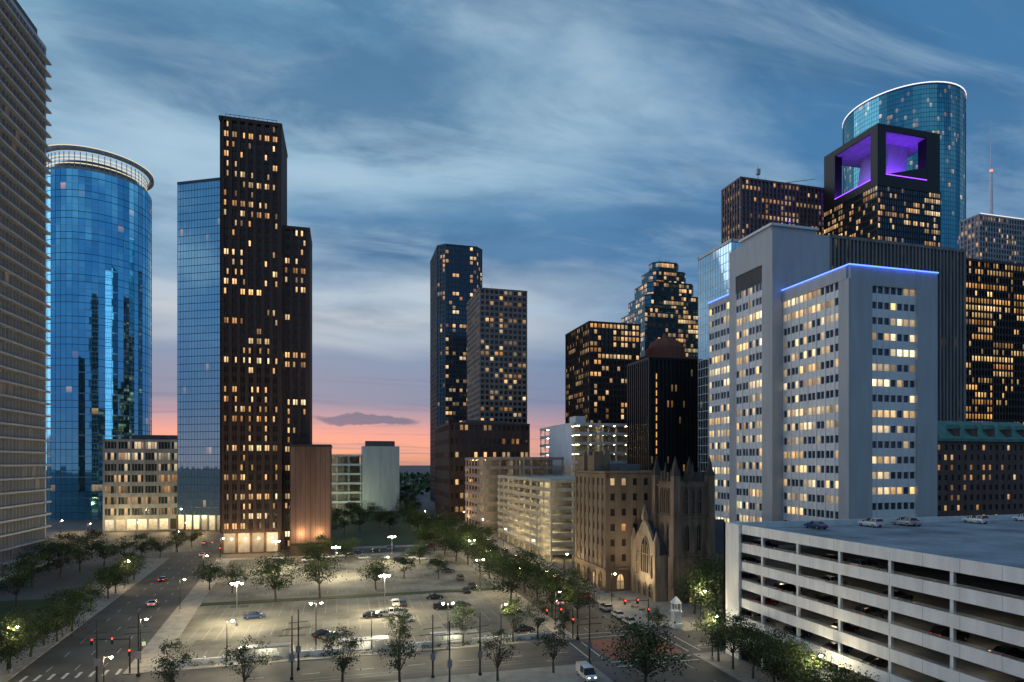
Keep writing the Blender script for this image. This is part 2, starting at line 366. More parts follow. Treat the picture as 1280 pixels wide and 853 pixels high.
# sloping dark sills that cut the openings into parallelograms
W.hexa([(x0+w*.13,y0+.1,zc+8),(x1-w*.22,y0+.1,zc+8),(x1-w*.22,y0+2,zc+8),(x0+w*.13,y0+2,zc+8)],[(x0+w*.13,y0+.1,zc+8.2),(x1-w*.22,y0+.1,zc+16),(x1-w*.22,y0+2,zc+16),(x0+w*.13,y0+2,zc+8.2)],0)
W.box(x0+w*.13,x1-w*.22,y0,y0+2.1,zc+1.3,zc+8,0); W.box(x0,x0+2,y0+l*.12,y1-l*.22,zc+1.3,zc+6,0)
W.box(x0+w*.13,x1-w*.22,y0-.3,y0-.05,zc+7.8,zc+8.2,2); W.box(x0-.3,x0-.05,y0+l*.12,y1-l*.22,zc+5.6,zc+6,2)
W.obj('open_crown',e)
for a,b in ((.55,.26),(.16,.5),(.7,.3)): plight('crown_floodlight',(x0+w*a,y0+l*b,zc+12),8500,(.20,.03,1),1,e)
# teal round tower
px_,D_=1127,580; cxx,cyy=P(px_,D_); ra=66/FX*D_*.985; z=hz(108,535)
poly=[(cxx+ra*math.cos(2*math.pi*k/48),cyy+ra*math.sin(2*math.pi*k/48)) for k in range(48)]
e=tower('teal_rounded_tower',poly,z,sty(fh=4,bay=2.3,sp=.35,pw=.1,pr=.08,pp=.12),teal,g_teal2,rk=False)
M=MB(flat('rim_light',(.8,.8,.8),emit=(.85,.8,1),es=1.3))
for k in range(48):
    p,q=poly[k],poly[(k+1)%48]; L=math.dist(p,q); M.wbox(p,((q[0]-p[0])/L,(q[1]-p[1])/L),0,L,z+1.4,z+2.1,.0,.5,0)
M.obj('rim_lighting',e)
# ribbed slab behind the hospital
x0,x1,y0,y1,z=rb(1000,1037,1203,268,298)
tower('ribbed_concrete_slab',rect(x0,x1,y0,y0+25),z,sty(fh=4,bay=2.0,sp=.5,pw=.85,pr=.2,pp=1.0),wall('taupe_precast',(.24,.22,.21)),g_rib)
# pale glass block
x0,x1,y0,y1,z=rb(886,925,1033,262,290)
tower('pale_glass_block',rect(x0,x1,y0+6,y0+32),z-2,sty(fh=4,bay=2,sp=.25,pw=.1,pr=.05,pp=.08),conc_w,g_left,rk=False)
# far right
x0,x1,y0,y1,z=rb(1201,1224,1330,460,270)
e=tower('grey_grid_tower',rect(x0,x1,y0,min(y1,y0+50)),z,sty(fh=3.9,bay=2.6,sp=1.2,pw=.9,pr=.3,pp=.5),conc,g_conc,rk=False)
M=MB(flat('mast_white',(.7,.7,.7),.5),flat('mast_beacon',(.5,.1,.1),emit=(1,.12,.05),es=4),flat('roof_line_light',(.8,.8,.8),emit=(1,.85,.75),es=1.0))
xa=(y0+8)*tb(1239); ya=y0+8
M.tube((xa,ya,z),(xa,ya,z+38),1.4,.8,8,0); M.tube((xa,ya,z+38),(xa,ya,z+78),.55,.15,8,0)
for k in range(4): M.tube((xa-1.4,ya,z+38+k*2),(xa+1.4,ya,z+38+k*2),.15,.15,5,0)
M.box(xa-.7,xa+.7,ya-.7,ya+.7,z+39,z+40.2,1); M.box(x0,x1,y0-.9,y0-.65,z+1.4,z+1.9,2); M.obj('radio_mast',e)
x0,x1,y0,y1,z=rb(1192,1206,1330,330,326)
tower('dark_brown_lit_tower',rect(x0,x1,y0,y0+45),z,sty(fh=3.9,bay=2.1,sp=1.3,pw=.35,pr=.3,pp=.6),brownd,glass('amber_lit_glass',(.03,.03,.03),.2,.1,.62,1.05,c1=(1,.45,.12),c2=(1,.68,.3),clus=7))
# old brick building with copper roof
x0,x1,y0,y1,z=rb(1150,1169,1330,238,556)
e=tower('brick_hotel_with_copper_roof',rect(x0,x1,y0,y0+30),z,sty(fh=4,bay=3.2,sp=1.9,pw=1.7,pr=.3,pp=.35),browns,g_old,rk=False)
M=MB(copper,browns)
M.box(x0-1.2,x1+1,y0-1.2,y0+31,z+1.3,z+2.4,0); a,b=x0+6,x1-5
M.hexa([(a,y0+3,z+2.4),(b,y0+3,z+2.4),(b,y0+27,z+2.4),(a,y0+27,z+2.4)],[(a+5,y0+10,z+10),(b-5,y0+10,z+10),(b-5,y0+20,z+10),(a+5,y0+20,z+10)],0)
for k in range(5): 
    xx=a+8+k*9; M.box(xx,xx+3,y0+4,y0+9,z+2.4,z+6.5,1); M.hexa([(xx-.4,y0+3.6,z+6.5),(xx+3.4,y0+3.6,z+6.5),(xx+3.4,y0+9,z+6.5),(xx-.4,y0+9,z+6.5)],[(xx+1.4,y0+3.6,z+8.3),(xx+1.6,y0+3.6,z+8.3),(xx+1.6,y0+9,z+8.3),(xx+1.4,y0+9,z+8.3)],0)
M.obj('copper_roof',e)

# ------------------------------------------------------------ hospital
pan=wall('hospital_white_panel',(.78,.78,.77),var=.05,rough=.6); panc=wall('hospital_concrete',(.46,.47,.48),var=.10,rough=.7)
neon=flat('blue_neon',(.1,.2,.8),emit=(.06,.13,1),es=5)
D=180; bx,by=P(1060,D); bz=hz(338,D); by2=bx/tb(980)
bxr=by*tb(1168); b1=by*tb(1087); b2=by*tb(1143)
ax=by2*tb(967); az=hz(287,dist(ax,by2)); ay2=ax/tb(913); axr=by2*tb(1037); cy2=ax/tb(887); cz=hz(388,dist(ax,cy2))
e=empty('hospital_building',bx+15,by+20)
W=MB(pan,panc,conc_d);G=MB(g_hosp)
hs=sty(fh=4.6,bay=1.9,sp=2.3,pw=.5,pr=.25,pp=.42,pe=2,mw=.2,mp=.3); hsv=sty(fh=4.6,bay=2.4,sp=2.5,pw=.35,pr=.3,pp=.45)
W.wbox((bx,by),(1,0),0,b1-bx,0,bz+1.2,-1,1.0,1); W.wbox((bx,by),(1,0),b2-bx,bxr-bx,0,bz+1.2,-1,1.0,1)
facade(W,G,(b1,by),(b2,by),6,bz-4,hsv,0,0,cap=False); W.wbox((bx,by),(1,0),b1-bx,b2-bx,bz-4,bz+1.2,-1,.8,1)
W.wbox((bx,by),(1,0),b1-bx,b2-bx,0,6,-1,.6,2)
facade(W,G,(bx,by2),(bx,by+3),8,bz-2.5,hs,0,0,cap=False); W.box(bx-.7,bx+.5,by+.01,by2,bz-2.5,bz+1.2,1); W.box(bx-.6,bx+.5,by-.9,by+3,0,bz-2.5,1)
W.box(bx-.5,bx+.3,by+3,by2,0,8,1)
W.box(bx+.5,bxr-.01,by+1,by2+10,bz-.5,bz,2); W.box(bxr-.6,bxr,by+1,by2+10,0,bz+1.2,1)
W.box(bx+8,bxr-6,by+6,by2-3,bz,bz+4,1)
fl=(ay2-by2)
W.box(ax,axr,by2+.05,by2+1.2,0,az,1)
facade(W,G,(ax,ay2-fl*.16),(ax,by2+fl*.22),8,az-16,hs,0,0,cap=False)
W.box(ax-.5,ax+.5,by2-.0,by2+fl*.22,0,az,1); W.box(ax-.5,ax+.5,ay2-fl*.16,ay2,0,az,1); W.box(ax-.5,ax+.5,by2+fl*.22,ay2-fl*.16,az-10,az,1)
W.box(ax-.4,ax+.5,by2+fl*.22,ay2-fl*.16,0,8,1)
for k in range(9): W.box(ax-.15,ax,by2+fl*.22,ay2-fl*.16,az-15.8+k*.65,az-15.5+k*.65,2)
W.box(ax,ax+.4,by2+fl*.22,ay2-fl*.16,az-16,az-10,2)
W.box(ax+.5,axr,by2+1.2,ay2,az-.6,az-.2,2); W.box(axr-.6,axr,by2+1.2,ay2+20,0,az,1); W.box(ax+3,axr-1,by2+5,ay2-2,az-.2,az+3.4,1); W.box(ax+2.4,axr-.4,by2+4.4,ay2-1.4,az+3.4,az+4.2,0)
for k in range(5): W.tube((ax+6+k*3.2,by2+7,az+4.2),(ax+6+k*3.2,by2+7,az+6+R.random()*3),.12,.05,5,2)
facade(W,G,(ax,cy2),(ax,ay2+.1),6,cz,hs,0,0,cap=False); W.box(ax-.5,ax+.4,ay2+.1,cy2,cz,cz+2.5,1); W.box(ax+.4,ax+30,ay2+.1,cy2,cz,cz+.4,2); W.box(ax+.2,ax+30,cy2,cy2+.5,0,cz,1)
W.box(bx-6,bx+10,by-5,by+2,5.2,6.0,1)
W.obj('walls',e);G.obj('windows',e)
M=MB(neon)
M.box(bx-.95,bx-.72,by-1.2,by2,bz+1.2,bz+1.5); M.box(bx-.95,bxr,by-1.45,by-1.2,bz+1.2,bz+1.5); M.box(ax-.75,ax-.52,ay2+.1,cy2,cz+2.5,cz+2.85)
M.obj('neon_edge',e)
e=empty('parish_hall',112,165); M=MB(stone,wall('slate_roof',(.06,.065,.08)),g_old)
M.box(92,128,150,196,0,10,0); M.hexa([(91,149,10),(129,149,10),(129,197,10),(91,197,10)],[(109.5,153,17),(110.5,153,17),(110.5,193,17),(109.5,193,17)],1)
for k in range(7): M.box(91.9,92,153+k*6,155.5+k*6,3,8,2); M.box(94+k*5,96.5+k*5,149.9,150,3,8,2)
M.obj('walls_and_roof',e)

# ------------------------------------------------------------ old beige building
def lancet(M,o,d,w,z0,h,mg,mf,ins=0.,fr=.25,seg=6):
    n=(d[1],-d[0])
    def pt(s,z,e): return (o[0]+d[0]*s+n[0]*e,o[1]+d[1]*s+n[1]*e,z)
    def arc(wd,hh,base):
        sp=base+hh-wd*.9
        pts=[(-wd/2,base),(-wd/2,sp)]
        for k in range(1,seg): a=k/seg; pts.append((-wd/2*(1-a**1.6),sp+wd*.9*math.sin(a*math.pi/2)))
        pts.append((0,base+hh)); pts+= [(-s,z) for s,z in pts[-2::-1]]
        return pts
    inn=arc(w,h,z0); out=arc(w+2*fr,h+fr*1.5,z0-fr)
    M.face([pt(s,z,.02) for s,z in inn][::-1],mg)
    k=len(inn)
    for i in range(k):
        j=(i+1)%k
        M.face([pt(*inn[i],.3),pt(*inn[j],.3),pt(*out[j],.3),pt(*out[i],.3)],mf)
        M.face([pt(*inn[i],.02),pt(*inn[j],.02),pt(*inn[j],.3),pt(*inn[i],.3)],mf)
        M.face([pt(*out[i],.0),pt(*out[j],.0),pt(*out[j],.3),pt(*out[i],.3)],mf)
    M.wbox(o,d,-.08,.08,z0,z0+h*.97,.02,.15,mf); M.wbox(o,d,-w/2,w/2,z0+h*.5,z0+h*.5+.15,.02,.14,mf)
ox=70.5; oy=ox/tb(758); oy2=ox/tb(721); oxr=oy*tb(827); oz=33
e=tower('old_stone_building',rect(ox,oxr,oy,oy2),oz-1.5,sty(fh=4.3,bay=3.4,sp=2.3,pw=2.0,pr=.3,pp=.5),beige,g_old,z0=6,rk=True)
M=MB(beige,g_bright,g_old)
M.box(ox-.3,oxr+.3,oy-.3,oy2+.3,0,6,0); M.box(ox-.9,oxr+.9,oy-.9,oy2+.9,6,6.5,0); M.box(ox-.9,oxr+.9,oy-.9,oy2+.9,oz-.1,oz+.5,0)
for k in range(5): lancet(M,(ox-.3,oy2-2.5-k*4.2),(0,-1),2.0,.6,4.2,1 if k%2 else 2,0)
for k in range(3): lancet(M,(ox+4+k*5,oy-.3),(1,0),2.2,.6,4.2,1 if k!=1 else 2,0)
for (a,b) in ((ox-.4,oy2-7),(ox-.4,oy2-15)): 
    M.box(a,a+5,b,b+5,oz+.5,oz+5,0)
    for k in range(3): M.box(a-.05+k*1.9,a+1+k*1.9,b-.1,b+1,oz+5,oz+6.3,0)
M.obj('ground_floor_and_turrets',e)

# ------------------------------------------------------------ gothic church
wing=flat('stained_glass_dark',(.012,.012,.015),.2); wlit=flat('stained_glass_lit',(.3,.2,.08),.3,emit=(1,.6,.22),es=.45)
cxt,cyt=P(844,158); ctr=cyt*tb(887); tw=ctr-cxt; tz=31
e=empty('gothic_church',cxt+6,cyt+6)
pale=wall('lit_limestone',(.30,.245,.18),var=.35,scale=.8)  # gable stone lifted in colour so it reads as floodlit
M=MB(stone,wing,wlit,wall('church_slate',(.06,.06,.07)),wall('dark_pinnacle',(.07,.06,.05)),pale)  # pinnacles and battlements take a darker tone than the tower stone
M.box(cxt,ctr,cyt,cyt+tw,0,tz,0)
for (a,b) in ((cxt,cyt),(ctr,cyt),(cxt,cyt+tw),(ctr,cyt+tw)):
    for i,(r,z0,z1) in enumerate(((1.25,0,12),(1.05,12,22),(.9,22,tz+1.5))): M.box(a-r,a+r,b-r,b+r,z0,z1-.0,0)
    M.hexa([(a-.85,b-.85,tz+1.5),(a+.85,b-.85,tz+1.5),(a+.85,b+.85,tz+1.5),(a-.85,b+.85,tz+1.5)],[(a-.05,b-.05,tz+6.6),(a+.05,b-.05,tz+6.6),(a+.05,b+.05,tz+6.6),(a-.05,b+.05,tz+6.6)],4)
    for sx_ in (-1,1):
        for sy_ in (-1,1):
            u,v=a+sx_*.8,b+sy_*.8; M.hexa([(u-.18,v-.18,tz+1.5),(u+.18,v-.18,tz+1.5),(u+.18,v+.18,tz+1.5),(u-.18,v+.18,tz+1.5)],[(u-.02,v-.02,tz+3.6),(u+.02,v-.02,tz+3.6),(u+.02,v+.02,tz+3.6),(u-.02,v+.02,tz+3.6)],4)
for s in range(4):
    o=[(cxt,cyt),(ctr,cyt),(ctr,cyt+tw),(cxt,cyt+tw)][s]; d=[(1,0),(0,1),(-1,0),(0,-1)][s]
    for z in (6.5,12,21.8,tz-1.2): M.wbox(o,d,0,tw,z,z+.45,0,.3+z*.004,0)
    for k in (.3,.5,.7):
        c=(o[0]+d[0]*tw*k,o[1]+d[1]*tw*k); lancet(M,c,d,1.0,22.8,6.4,1,0,fr=.2)
    for k in (.33,.67):
        c=(o[0]+d[0]*tw*k,o[1]+d[1]*tw*k); lancet(M,c,d,1.1,13.5,6.5,1,0)
        M.wbox(c,d,-.35,.35,tz,tz+2.4,-.4,.3,4)
    c=(o[0]+d[0]*tw*.5,o[1]+d[1]*tw*.5); lancet(M,c,d,2.0,.3,5,2,0)
    for k in range(7): M.wbox(o,d,1.2+k*(tw-2.4)/7,1.2+(k+.55)*(tw-2.4)/7,tz,tz+1.1,-.25,.15,4)
    M.hexa([(c[0]-.4,c[1]-.4,tz+1.1),(c[0]+.4,c[1]-.4,tz+1.1),(c[0]+.4,c[1]+.4,tz+1.1),(c[0]-.4,c[1]+.4,tz+1.1)],[(c[0]-.04,c[1]-.04,tz+5),(c[0]+.04,c[1]-.04,tz+5),(c[0]+.04,c[1]+.04,tz+5),(c[0]-.04,c[1]+.04,tz+5)],4)
gx=cxt-3.0; g0=cyt+tw*.35; g1=min(oy-1.5,g0+16); gm=(g0+g1)/2; gh=12.5; gp_=20.5
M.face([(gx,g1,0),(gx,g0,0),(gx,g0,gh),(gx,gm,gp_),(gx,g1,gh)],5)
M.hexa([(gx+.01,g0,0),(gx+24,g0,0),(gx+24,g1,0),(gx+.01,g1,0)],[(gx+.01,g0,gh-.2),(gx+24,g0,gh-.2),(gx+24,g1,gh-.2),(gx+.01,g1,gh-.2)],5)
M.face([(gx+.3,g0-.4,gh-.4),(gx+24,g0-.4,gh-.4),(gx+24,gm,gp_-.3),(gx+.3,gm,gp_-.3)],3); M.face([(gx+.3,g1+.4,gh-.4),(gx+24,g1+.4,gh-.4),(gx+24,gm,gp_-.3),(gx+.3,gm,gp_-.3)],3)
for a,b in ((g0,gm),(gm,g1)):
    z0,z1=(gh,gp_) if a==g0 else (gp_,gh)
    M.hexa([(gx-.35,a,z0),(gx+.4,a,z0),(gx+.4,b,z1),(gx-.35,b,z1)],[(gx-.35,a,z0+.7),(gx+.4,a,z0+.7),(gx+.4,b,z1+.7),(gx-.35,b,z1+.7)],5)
lancet(M,(gx,gm),(0,-1),4.6,6.6,9.5,1,5,fr=.4)
for k in (-1.1,1.1): M.wbox((gx,gm+k),(0,-1),-.1,.1,6.6,14,.02,.2,5)
for s in (-4.3,4.3): lancet(M,(gx,gm+s),(0,-1),1.4,5.5,6,1,5)
for s in (-3,0,3): lancet(M,(gx,gm+s),(0,-1),1.7,.3,3.6,1,5)
for yy in (g0+.6,g1-.6,gm):
    M.box(gx-.8,gx+.5,yy-.65,yy+.65,0 if yy!=gm else gp_,gh+2.5 if yy!=gm else gp_+1.4,5)
    zz=gh+2.5 if yy!=gm else gp_+1.4
    M.hexa([(gx-.8,yy-.6,zz),(gx+.5,yy-.6,zz),(gx+.5,yy+.6,zz),(gx-.8,yy+.6,zz)],[(gx-.2,yy-.05,zz+3),(gx-.1,yy-.05,zz+3),(gx-.1,yy+.05,zz+3),(gx-.2,yy+.05,zz+3)],5)
M.obj('walls_tower_and_roof',e)
def spot(name,loc,to,power,col,ang,parent=None):
    l=bpy.data.lights.new(name,'SPOT'); l.energy=power;l.color=col;l.spot_size=math.radians(ang);l.spot_blend=.8;l.shadow_soft_size=.2
    o=bpy.data.objects.new(name,l); o.location=loc; o.rotation_euler=(Vector(to)-Vector(loc)).to_track_quat('-Z','Y').to_euler()
    bpy.context.scene.collection.objects.link(o)
    if parent: o.parent=parent; o.location=Vector(loc)-parent.location
spot('facade_floodlight',(gx-8,gm-3,.8),(gx,gm,14),9500,(1,.78,.48),100,e)
spot('facade_floodlight',(ox-6,oy+6,.8),(ox,oy+4,5),2500,(1,.72,.38),90,e)
spot('tower_floodlight',(cxt+4,cyt-9,.8),(cxt+5,cyt,12),1200,(1,.75,.45),75,e)
mx,my=gp(845,785)
e=empty('stone_monument',mx,my); M=MB(conc_w,wing)
M.box(mx-1.1,mx+1.1,my-1.1,my+1.1,.12,1.1); M.box(mx-.8,mx+.8,my-.8,my+.8,1.1,3.4); M.box(mx-1,mx+1,my-1,my+1,3.4,3.8)
for a in (-.7,.7):
    for b in (-.7,.7): M.tube((mx+a,my+b,3.8),(mx+a,my+b,5.4),.14,.12,8)
M.hexa([(mx-1,my-1,5.4),(mx+1,my-1,5.4),(mx+1,my+1,5.4),(mx-1,my+1,5.4)],[(mx-.1,my-.1,6.8),(mx+.1,my-.1,6.8),(mx+.1,my+.1,6.8),(mx-.1,my+.1,6.8)]); M.obj('pillar',e)

# ------------------------------------------------------------ big near garage (right)
nx0,nx1,ny0,ny1,nz=70,215,14,103,23.4
gw=wall('garage_white_precast',(.72,.72,.70),var=.14,scale=.5)
ng=garage('parking_garage',nx0,nx1,ny0,ny1,nz,7,gw,band=1.3,lights=False,cw=.45)
M=MB(gw,wall('deck_concrete',(.22,.25,.28),streak=False,scale=.10,var=.5),metal_d,flat('deck_paint',(.42,.42,.40)),flat('dim_luminaire',(.8,.8,.7),emit=(1,.8,.5),es=9),metal_l)
M.box(nx0-.6,nx0-.05,ny1-4,ny1+.6,0,nz+1.2,0); M.box(nx0-.6,nx0+6,ny1+.05,ny1+.6,0,nz+1.2,0)
for k in range(1,8):      # panel joints in the spandrels
    for j in range(18):
        M.box(nx0-.012,nx0-.004,ny0+4+j*4.9,ny0+4.05+j*4.9,k*nz/7-.44,k*nz/7+1.19,5)
M.box(nx0+.3,nx1-.3,ny0+.3,ny1-.3,nz+.004,nz+.012,1)
M.box(nx0+28,nx0+28.3,ny0+2,ny1-2,0,nz-.5,2)  # dark wall added inside so the openings read as deep shade
for i in range(34): M.box(nx0+8+i*2.7,nx0+8.12+i*2.7,ny1-6,ny1-1,nz+.012,nz+.017,3)
for i in range(44): M.box(nx0+8+i*2.7,nx0+8.12+i*2.7,ny1-30,ny1-20,nz+.012,nz+.017,3)
for i in range(10): M.box(nx0+.5,nx1-1,ny0+3+i*9,ny0+3.05+i*9,nz+.012,nz+.016,2)
for k in range(1,7):
    for i in range(7): M.box(nx0+5,nx0+5.3,ny0+8+i*12,ny0+9.2+i*12,k*nz/7-.42,k*nz/7-.33,4)
    for z_ in (1.35,1.5): M.box(nx0+.1,nx0+.14,ny0+1,ny1-4,k*nz/7+z_,k*nz/7+z_+.03,5)
for i in range(4):
    M.box(nx0+30+i*24,nx0+31+i*24,ny0+50,ny0+51,nz,nz+.9,0); M.tube((nx0+30.5+i*24,ny0+50.5,nz+.9),(nx0+30.5+i*24,ny0+50.5,nz+7),.1,.06,6,5); M.box(nx0+29.8+i*24,nx0+31.2+i*24,ny0+50.3,ny0+50.7,nz+7,nz+7.15,5)
M.obj('deck_and_piers',ng)

# ------------------------------------------------------------ ground
asph=wall('asphalt',(.070,.068,.065),rough=.7,streak=False,scale=.15,var=.35)
lotm=wall('lot_asphalt_worn',(.18,.17,.145),rough=.85,var=.5,scale=.09,streak=False)
side=wall('pavement_concrete',(.26,.245,.22),streak=False,scale=.4); brickp=wall('brick_paving',(.22,.09,.065),streak=False,scale=1)
grass=wall('grass',(.03,.05,.018),streak=False,scale=.6); cityg=wall('city_ground',(.09,.09,.09),streak=False,scale=.05)
paint=wall('road_paint_white',(.45,.45,.43),var=.4,scale=2,streak=False); painty=flat('road_paint_yellow',(.6,.42,.06),.7)
paintl=wall('lot_paint_faded',(.33,.32,.28),var=.35,scale=1.5,streak=False)
def sheet(M,poly,z,m=0): M.face([(x,y,z) for x,y in poly],m)
M=MB(cityg); sheet(M,rect(-4000,4000,-1500,7000),0); M.obj('ground')
def axl(Y,o=0): return -36-.07*(Y-116)-o    # right kerb of left avenue
M=MB(asph,brickp); 
sheet(M,rect(46,63,-200,1500),.008); sheet(M,rect(-500,46,105,118),.008); sheet(M,rect(63,500,105,118),.008)
sheet(M,[(axl(-60,17),-60),(axl(-60),-60),(axl(105),105),(axl(105,17),105)],.012); sheet(M,[(axl(118,17),118),(axl(118),118),(axl(900),900),(axl(900,17),900)],.012)
sheet(M,[(axl(253),253),(46,253),(46,267),(axl(267),267)],.016); sheet(M,rect(63,400,298,312),.008)
sheet(M,rect(47,62,105.5,117.5),.020,1)
M.obj('road')
M=MB(paint,painty)
for k in range(60):
    y=-20+k*9
    if 100<y<120: continue
    for xx in (50.3,54.6,58.9): sheet(M,rect(xx,xx+.13,y,y+3),.024)
    for oo in (4.2,8.5,12.8): 
        if y>120 or y<98: sheet(M,[(axl(y,oo),y),(axl(y,oo)+.14,y),(axl(y+3,oo)+.14,y+3),(axl(y+3,oo),y+3)],.028)
for k in range(50):
    x=-160+k*9
    if -60<x<-30 or 42<x<66: continue
    sheet(M,rect(x,x+3,111.4,111.55),.024)
for (a,b,c,d_) in ((63.2,66,106,117),(43.3,46,106,117)):
    sheet(M,rect(a,a+.3,c,d_),.024); sheet(M,rect(b-.3,b,c,d_),.024)
for yy in (101,103.6,119.3,122): sheet(M,rect(46.4,62.6,yy,yy+.3),.024)
for k in range(8): sheet(M,[(axl(120)-1.2-k*2,119.5),(axl(120)-.7-k*2,119.5),(axl(123)-.7-k*2,122.5),(axl(123)-1.2-k*2,122.5)],.032)
M.obj('road_markings')
M=MB(side,grass)
def slab(poly,m=0,z=.13): M.prism(poly,.001,z,m)
slab(rect(63,70,123,297)); slab(rect(63,70,-60,104)); slab(rect(70,74,118.6,123)); 
slab(rect(70.0,128,123,oy-.5)); slab(rect(42.5,46,119,252.5)); slab([(axl(119),119),(42.4,119),(42.4,122),(axl(122),122)])
slab([(axl(122.1),122.1),(axl(122.1)+5,122.1),(axl(252)+5,252),(axl(252),252)]); 
slab([(axl(268),268),(46,268),(46,273),(axl(273),273)]); slab([(axl(247)+5.1,247),(42.4,247),(42.4,252),(axl(252)+5.1,252)])
slab([(axl(119,30),119),(axl(119,17.1),119),(axl(260,17.1),260),(axl(260,30),260)]); slab([(axl(-60,30),-60),(axl(-60,17.1),-60),(axl(104,17.1),104),(axl(104,30),104)])
slab([(axl(95),-60),(42.5,-60),(42.5,104),(axl(104),104)])
M.obj('pavement')
M=MB(grass,side)
slab([(axl(171)+5.1,171),(42.3,171),(42.3,174),(axl(174)+5.1,174)])
slab([(-200,122),(axl(122,30.2),122),(axl(190,30.2),190),(-200,190)],0,.1); slab([(axl(275)+30,275),(44,275),(44,430),(axl(275)+40,430)],0,.1)
M.obj('grass')
M=MB(lotm); sheet(M,[(axl(122)+5.1,122.1),(42.4,122.1),(42.4,246.9),(axl(247)+5.1,246.9)],.02); M.obj('parking_lot_surface')
M=MB(paintl,side)
for row,(yy,l) in enumerate(((125,5),(138,10),(155,10),(165.5,5),(178,5),(192,10),(208,10),(224,10),(238,5))):
    for k in range(29):
        x=-33+k*2.6
        if x<axl(yy)+7 or x>40: continue
        sheet(M,rect(x,x+.10,yy,yy+l),.026)
    if l==10: sheet(M,rect(-30,38,yy+4.95,yy+5.04),.03)
M.obj('parking_bay_markings')
M=MB(wall('tar_patch',(.10,.095,.085),streak=False,scale=.5)); r=random.Random(9)
for k in range(26):
    x=r.uniform(-30,36);y=r.uniform(124,240); w_=r.uniform(.15,6);l_=r.uniform(.15,5) if w_>1 else r.uniform(6,20)
    if x+w_>41 or y+l_>170 and y<175: continue
    sheet(M,rect(x,x+w_,y,y+l_),.0225+k*.0001)
M.obj('asphalt_patches')

# ------------------------------------------------------------ trees
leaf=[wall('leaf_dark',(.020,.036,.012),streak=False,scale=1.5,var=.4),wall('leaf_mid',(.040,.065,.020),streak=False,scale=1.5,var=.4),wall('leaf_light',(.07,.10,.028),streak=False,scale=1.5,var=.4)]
bark=wall('bark',(.07,.055,.04))
def tree_mesh(seed,h=9,cr=4.2,nc=34,nl=95,ls=.36,base=.28):
    r=random.Random(seed); M=MB(bark,*leaf)
    lean=Vector((r.uniform(-.3,.3),r.uniform(-.3,.3),0)); top=Vector((0,0,h*base))+lean
    M.tube((0,0,0),top,.24,.17,7,0); cz=h*(base+1)/2+.2; rz=(h*(1-base))/2
    cl=[]
    while len(cl)<nc:
        v=Vector((r.gauss(0,1),r.gauss(0,1),r.gauss(0,1))).normalized()*(r.random()**.45)
        p=Vector((v.x*cr,v.y*cr,cz+v.z*rz*(1.0)))
        p.x*=1+.22*math.sin(3*math.atan2(v.y,v.x)+seed); 
        cl.append(p)
    for i,p in enumerate(cl):
        if i%3==0:
            mid=top.lerp(p,.5)+Vector((r.uniform(-.4,.4),r.uniform(-.4,.4),.3)); M.tube(top,mid,.11,.07,5,0); M.tube(mid,p,.07,.025,4,0)
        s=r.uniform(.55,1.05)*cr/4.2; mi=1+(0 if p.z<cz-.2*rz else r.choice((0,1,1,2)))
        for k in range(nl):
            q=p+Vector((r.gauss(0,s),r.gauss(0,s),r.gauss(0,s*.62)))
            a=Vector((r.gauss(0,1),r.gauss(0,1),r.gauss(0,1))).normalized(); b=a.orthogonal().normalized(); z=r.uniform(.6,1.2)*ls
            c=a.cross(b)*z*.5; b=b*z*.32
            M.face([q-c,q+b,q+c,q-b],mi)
    return M.mesh('tree_mesh_%d'%seed)
TR=[tree_mesh(1),tree_mesh(2,cr=4.6,nc=40),tree_mesh(3,h=9.5,cr=3.8,nc=30),tree_mesh(4,h=8.5,cr=4.9,nc=38),tree_mesh(5,h=9,cr=4.0,nc=26)]
TC=[tree_mesh(11,h=9,cr=2.6,nc=26,nl=70,ls=.3,base=.25),tree_mesh(12,h=9,cr=3.0,nc=24,nl=70,ls=.3,base=.25)]
def tree(x,y,h=9,kind=None,name='oak_tree'):
    me=R.choice(TR if kind is None else TC); put(name,me,x,y,.1,R.uniform(0,6.28),(h/9*R.uniform(.95,1.1),h/9*R.uniform(.95,1.1),h/9))
for px,py,h in ((10,838,9),(38,822,9),(72,803,8),(90,790,8),(-10,850,9),(20,760,10),(150,828,7),(165,800,7),(183,778,8),(200,760,7.5),(214,745,8),(232,738,8),(262,738,8),(290,742,8),(245,722,8),(225,728,8),
    (40,735,10),(75,722,10),(100,715,9),(130,708,9),(155,704,9),(178,700,9),(200,698,8),(222,690,8),(240,684,8),(60,712,10),(85,704,10),(115,698,10),(30,705,11),
    (345,752,11),(400,748,11.5),(470,738,9),(505,724,8),(548,724,7),(405,702,9),(432,700,8),(525,705,8),(385,700,7),
    (638,757,12),(655,742,11),(628,735,11),(690,772,11),(708,768,10),(722,778,9),(672,750,9),(600,716,11),(585,706,11),(570,702,11),(612,724,10),(556,694,11),(543,690,11),(530,690,10),
    (552,676,11),(535,672,11),(522,668,12),(512,660,12),(505,652,12),(518,645,12),(508,640,13),(500,636,13),(515,632,13),(590,690,11),(605,698,11),(575,683,11),(560,670,11),
    (430,668,11),(450,664,11),(420,662,11),(475,660,11),(440,655,12),(460,652,12),(488,664,10),(410,672,10),
    (880,775,11),(900,785,11),(868,768,9),(895,762,12),(822,790,5)):
    x,y=gp(px,py)
    if x<axl(y) and x>axl(y,17) and py>690: x=axl(y,19)
    tree(x,y,h)
for px,py,h in ((230,862,9),(312,856,9),(428,862,9.5),(500,858,9),(503,826,8),(588,822,8.5),(622,852,8),(650,812,8.5),(692,842,8),(672,800,8),(740,800,6)):
    x,y=gp(px,py)
    if 104<y<119.5: y=120.5 if y>112 else 102.5
    if 43<x<63 and y>119: x=43.5
    tree(x,y,h,1,'young_street_tree')
tree(*gp(806,868),11.5)
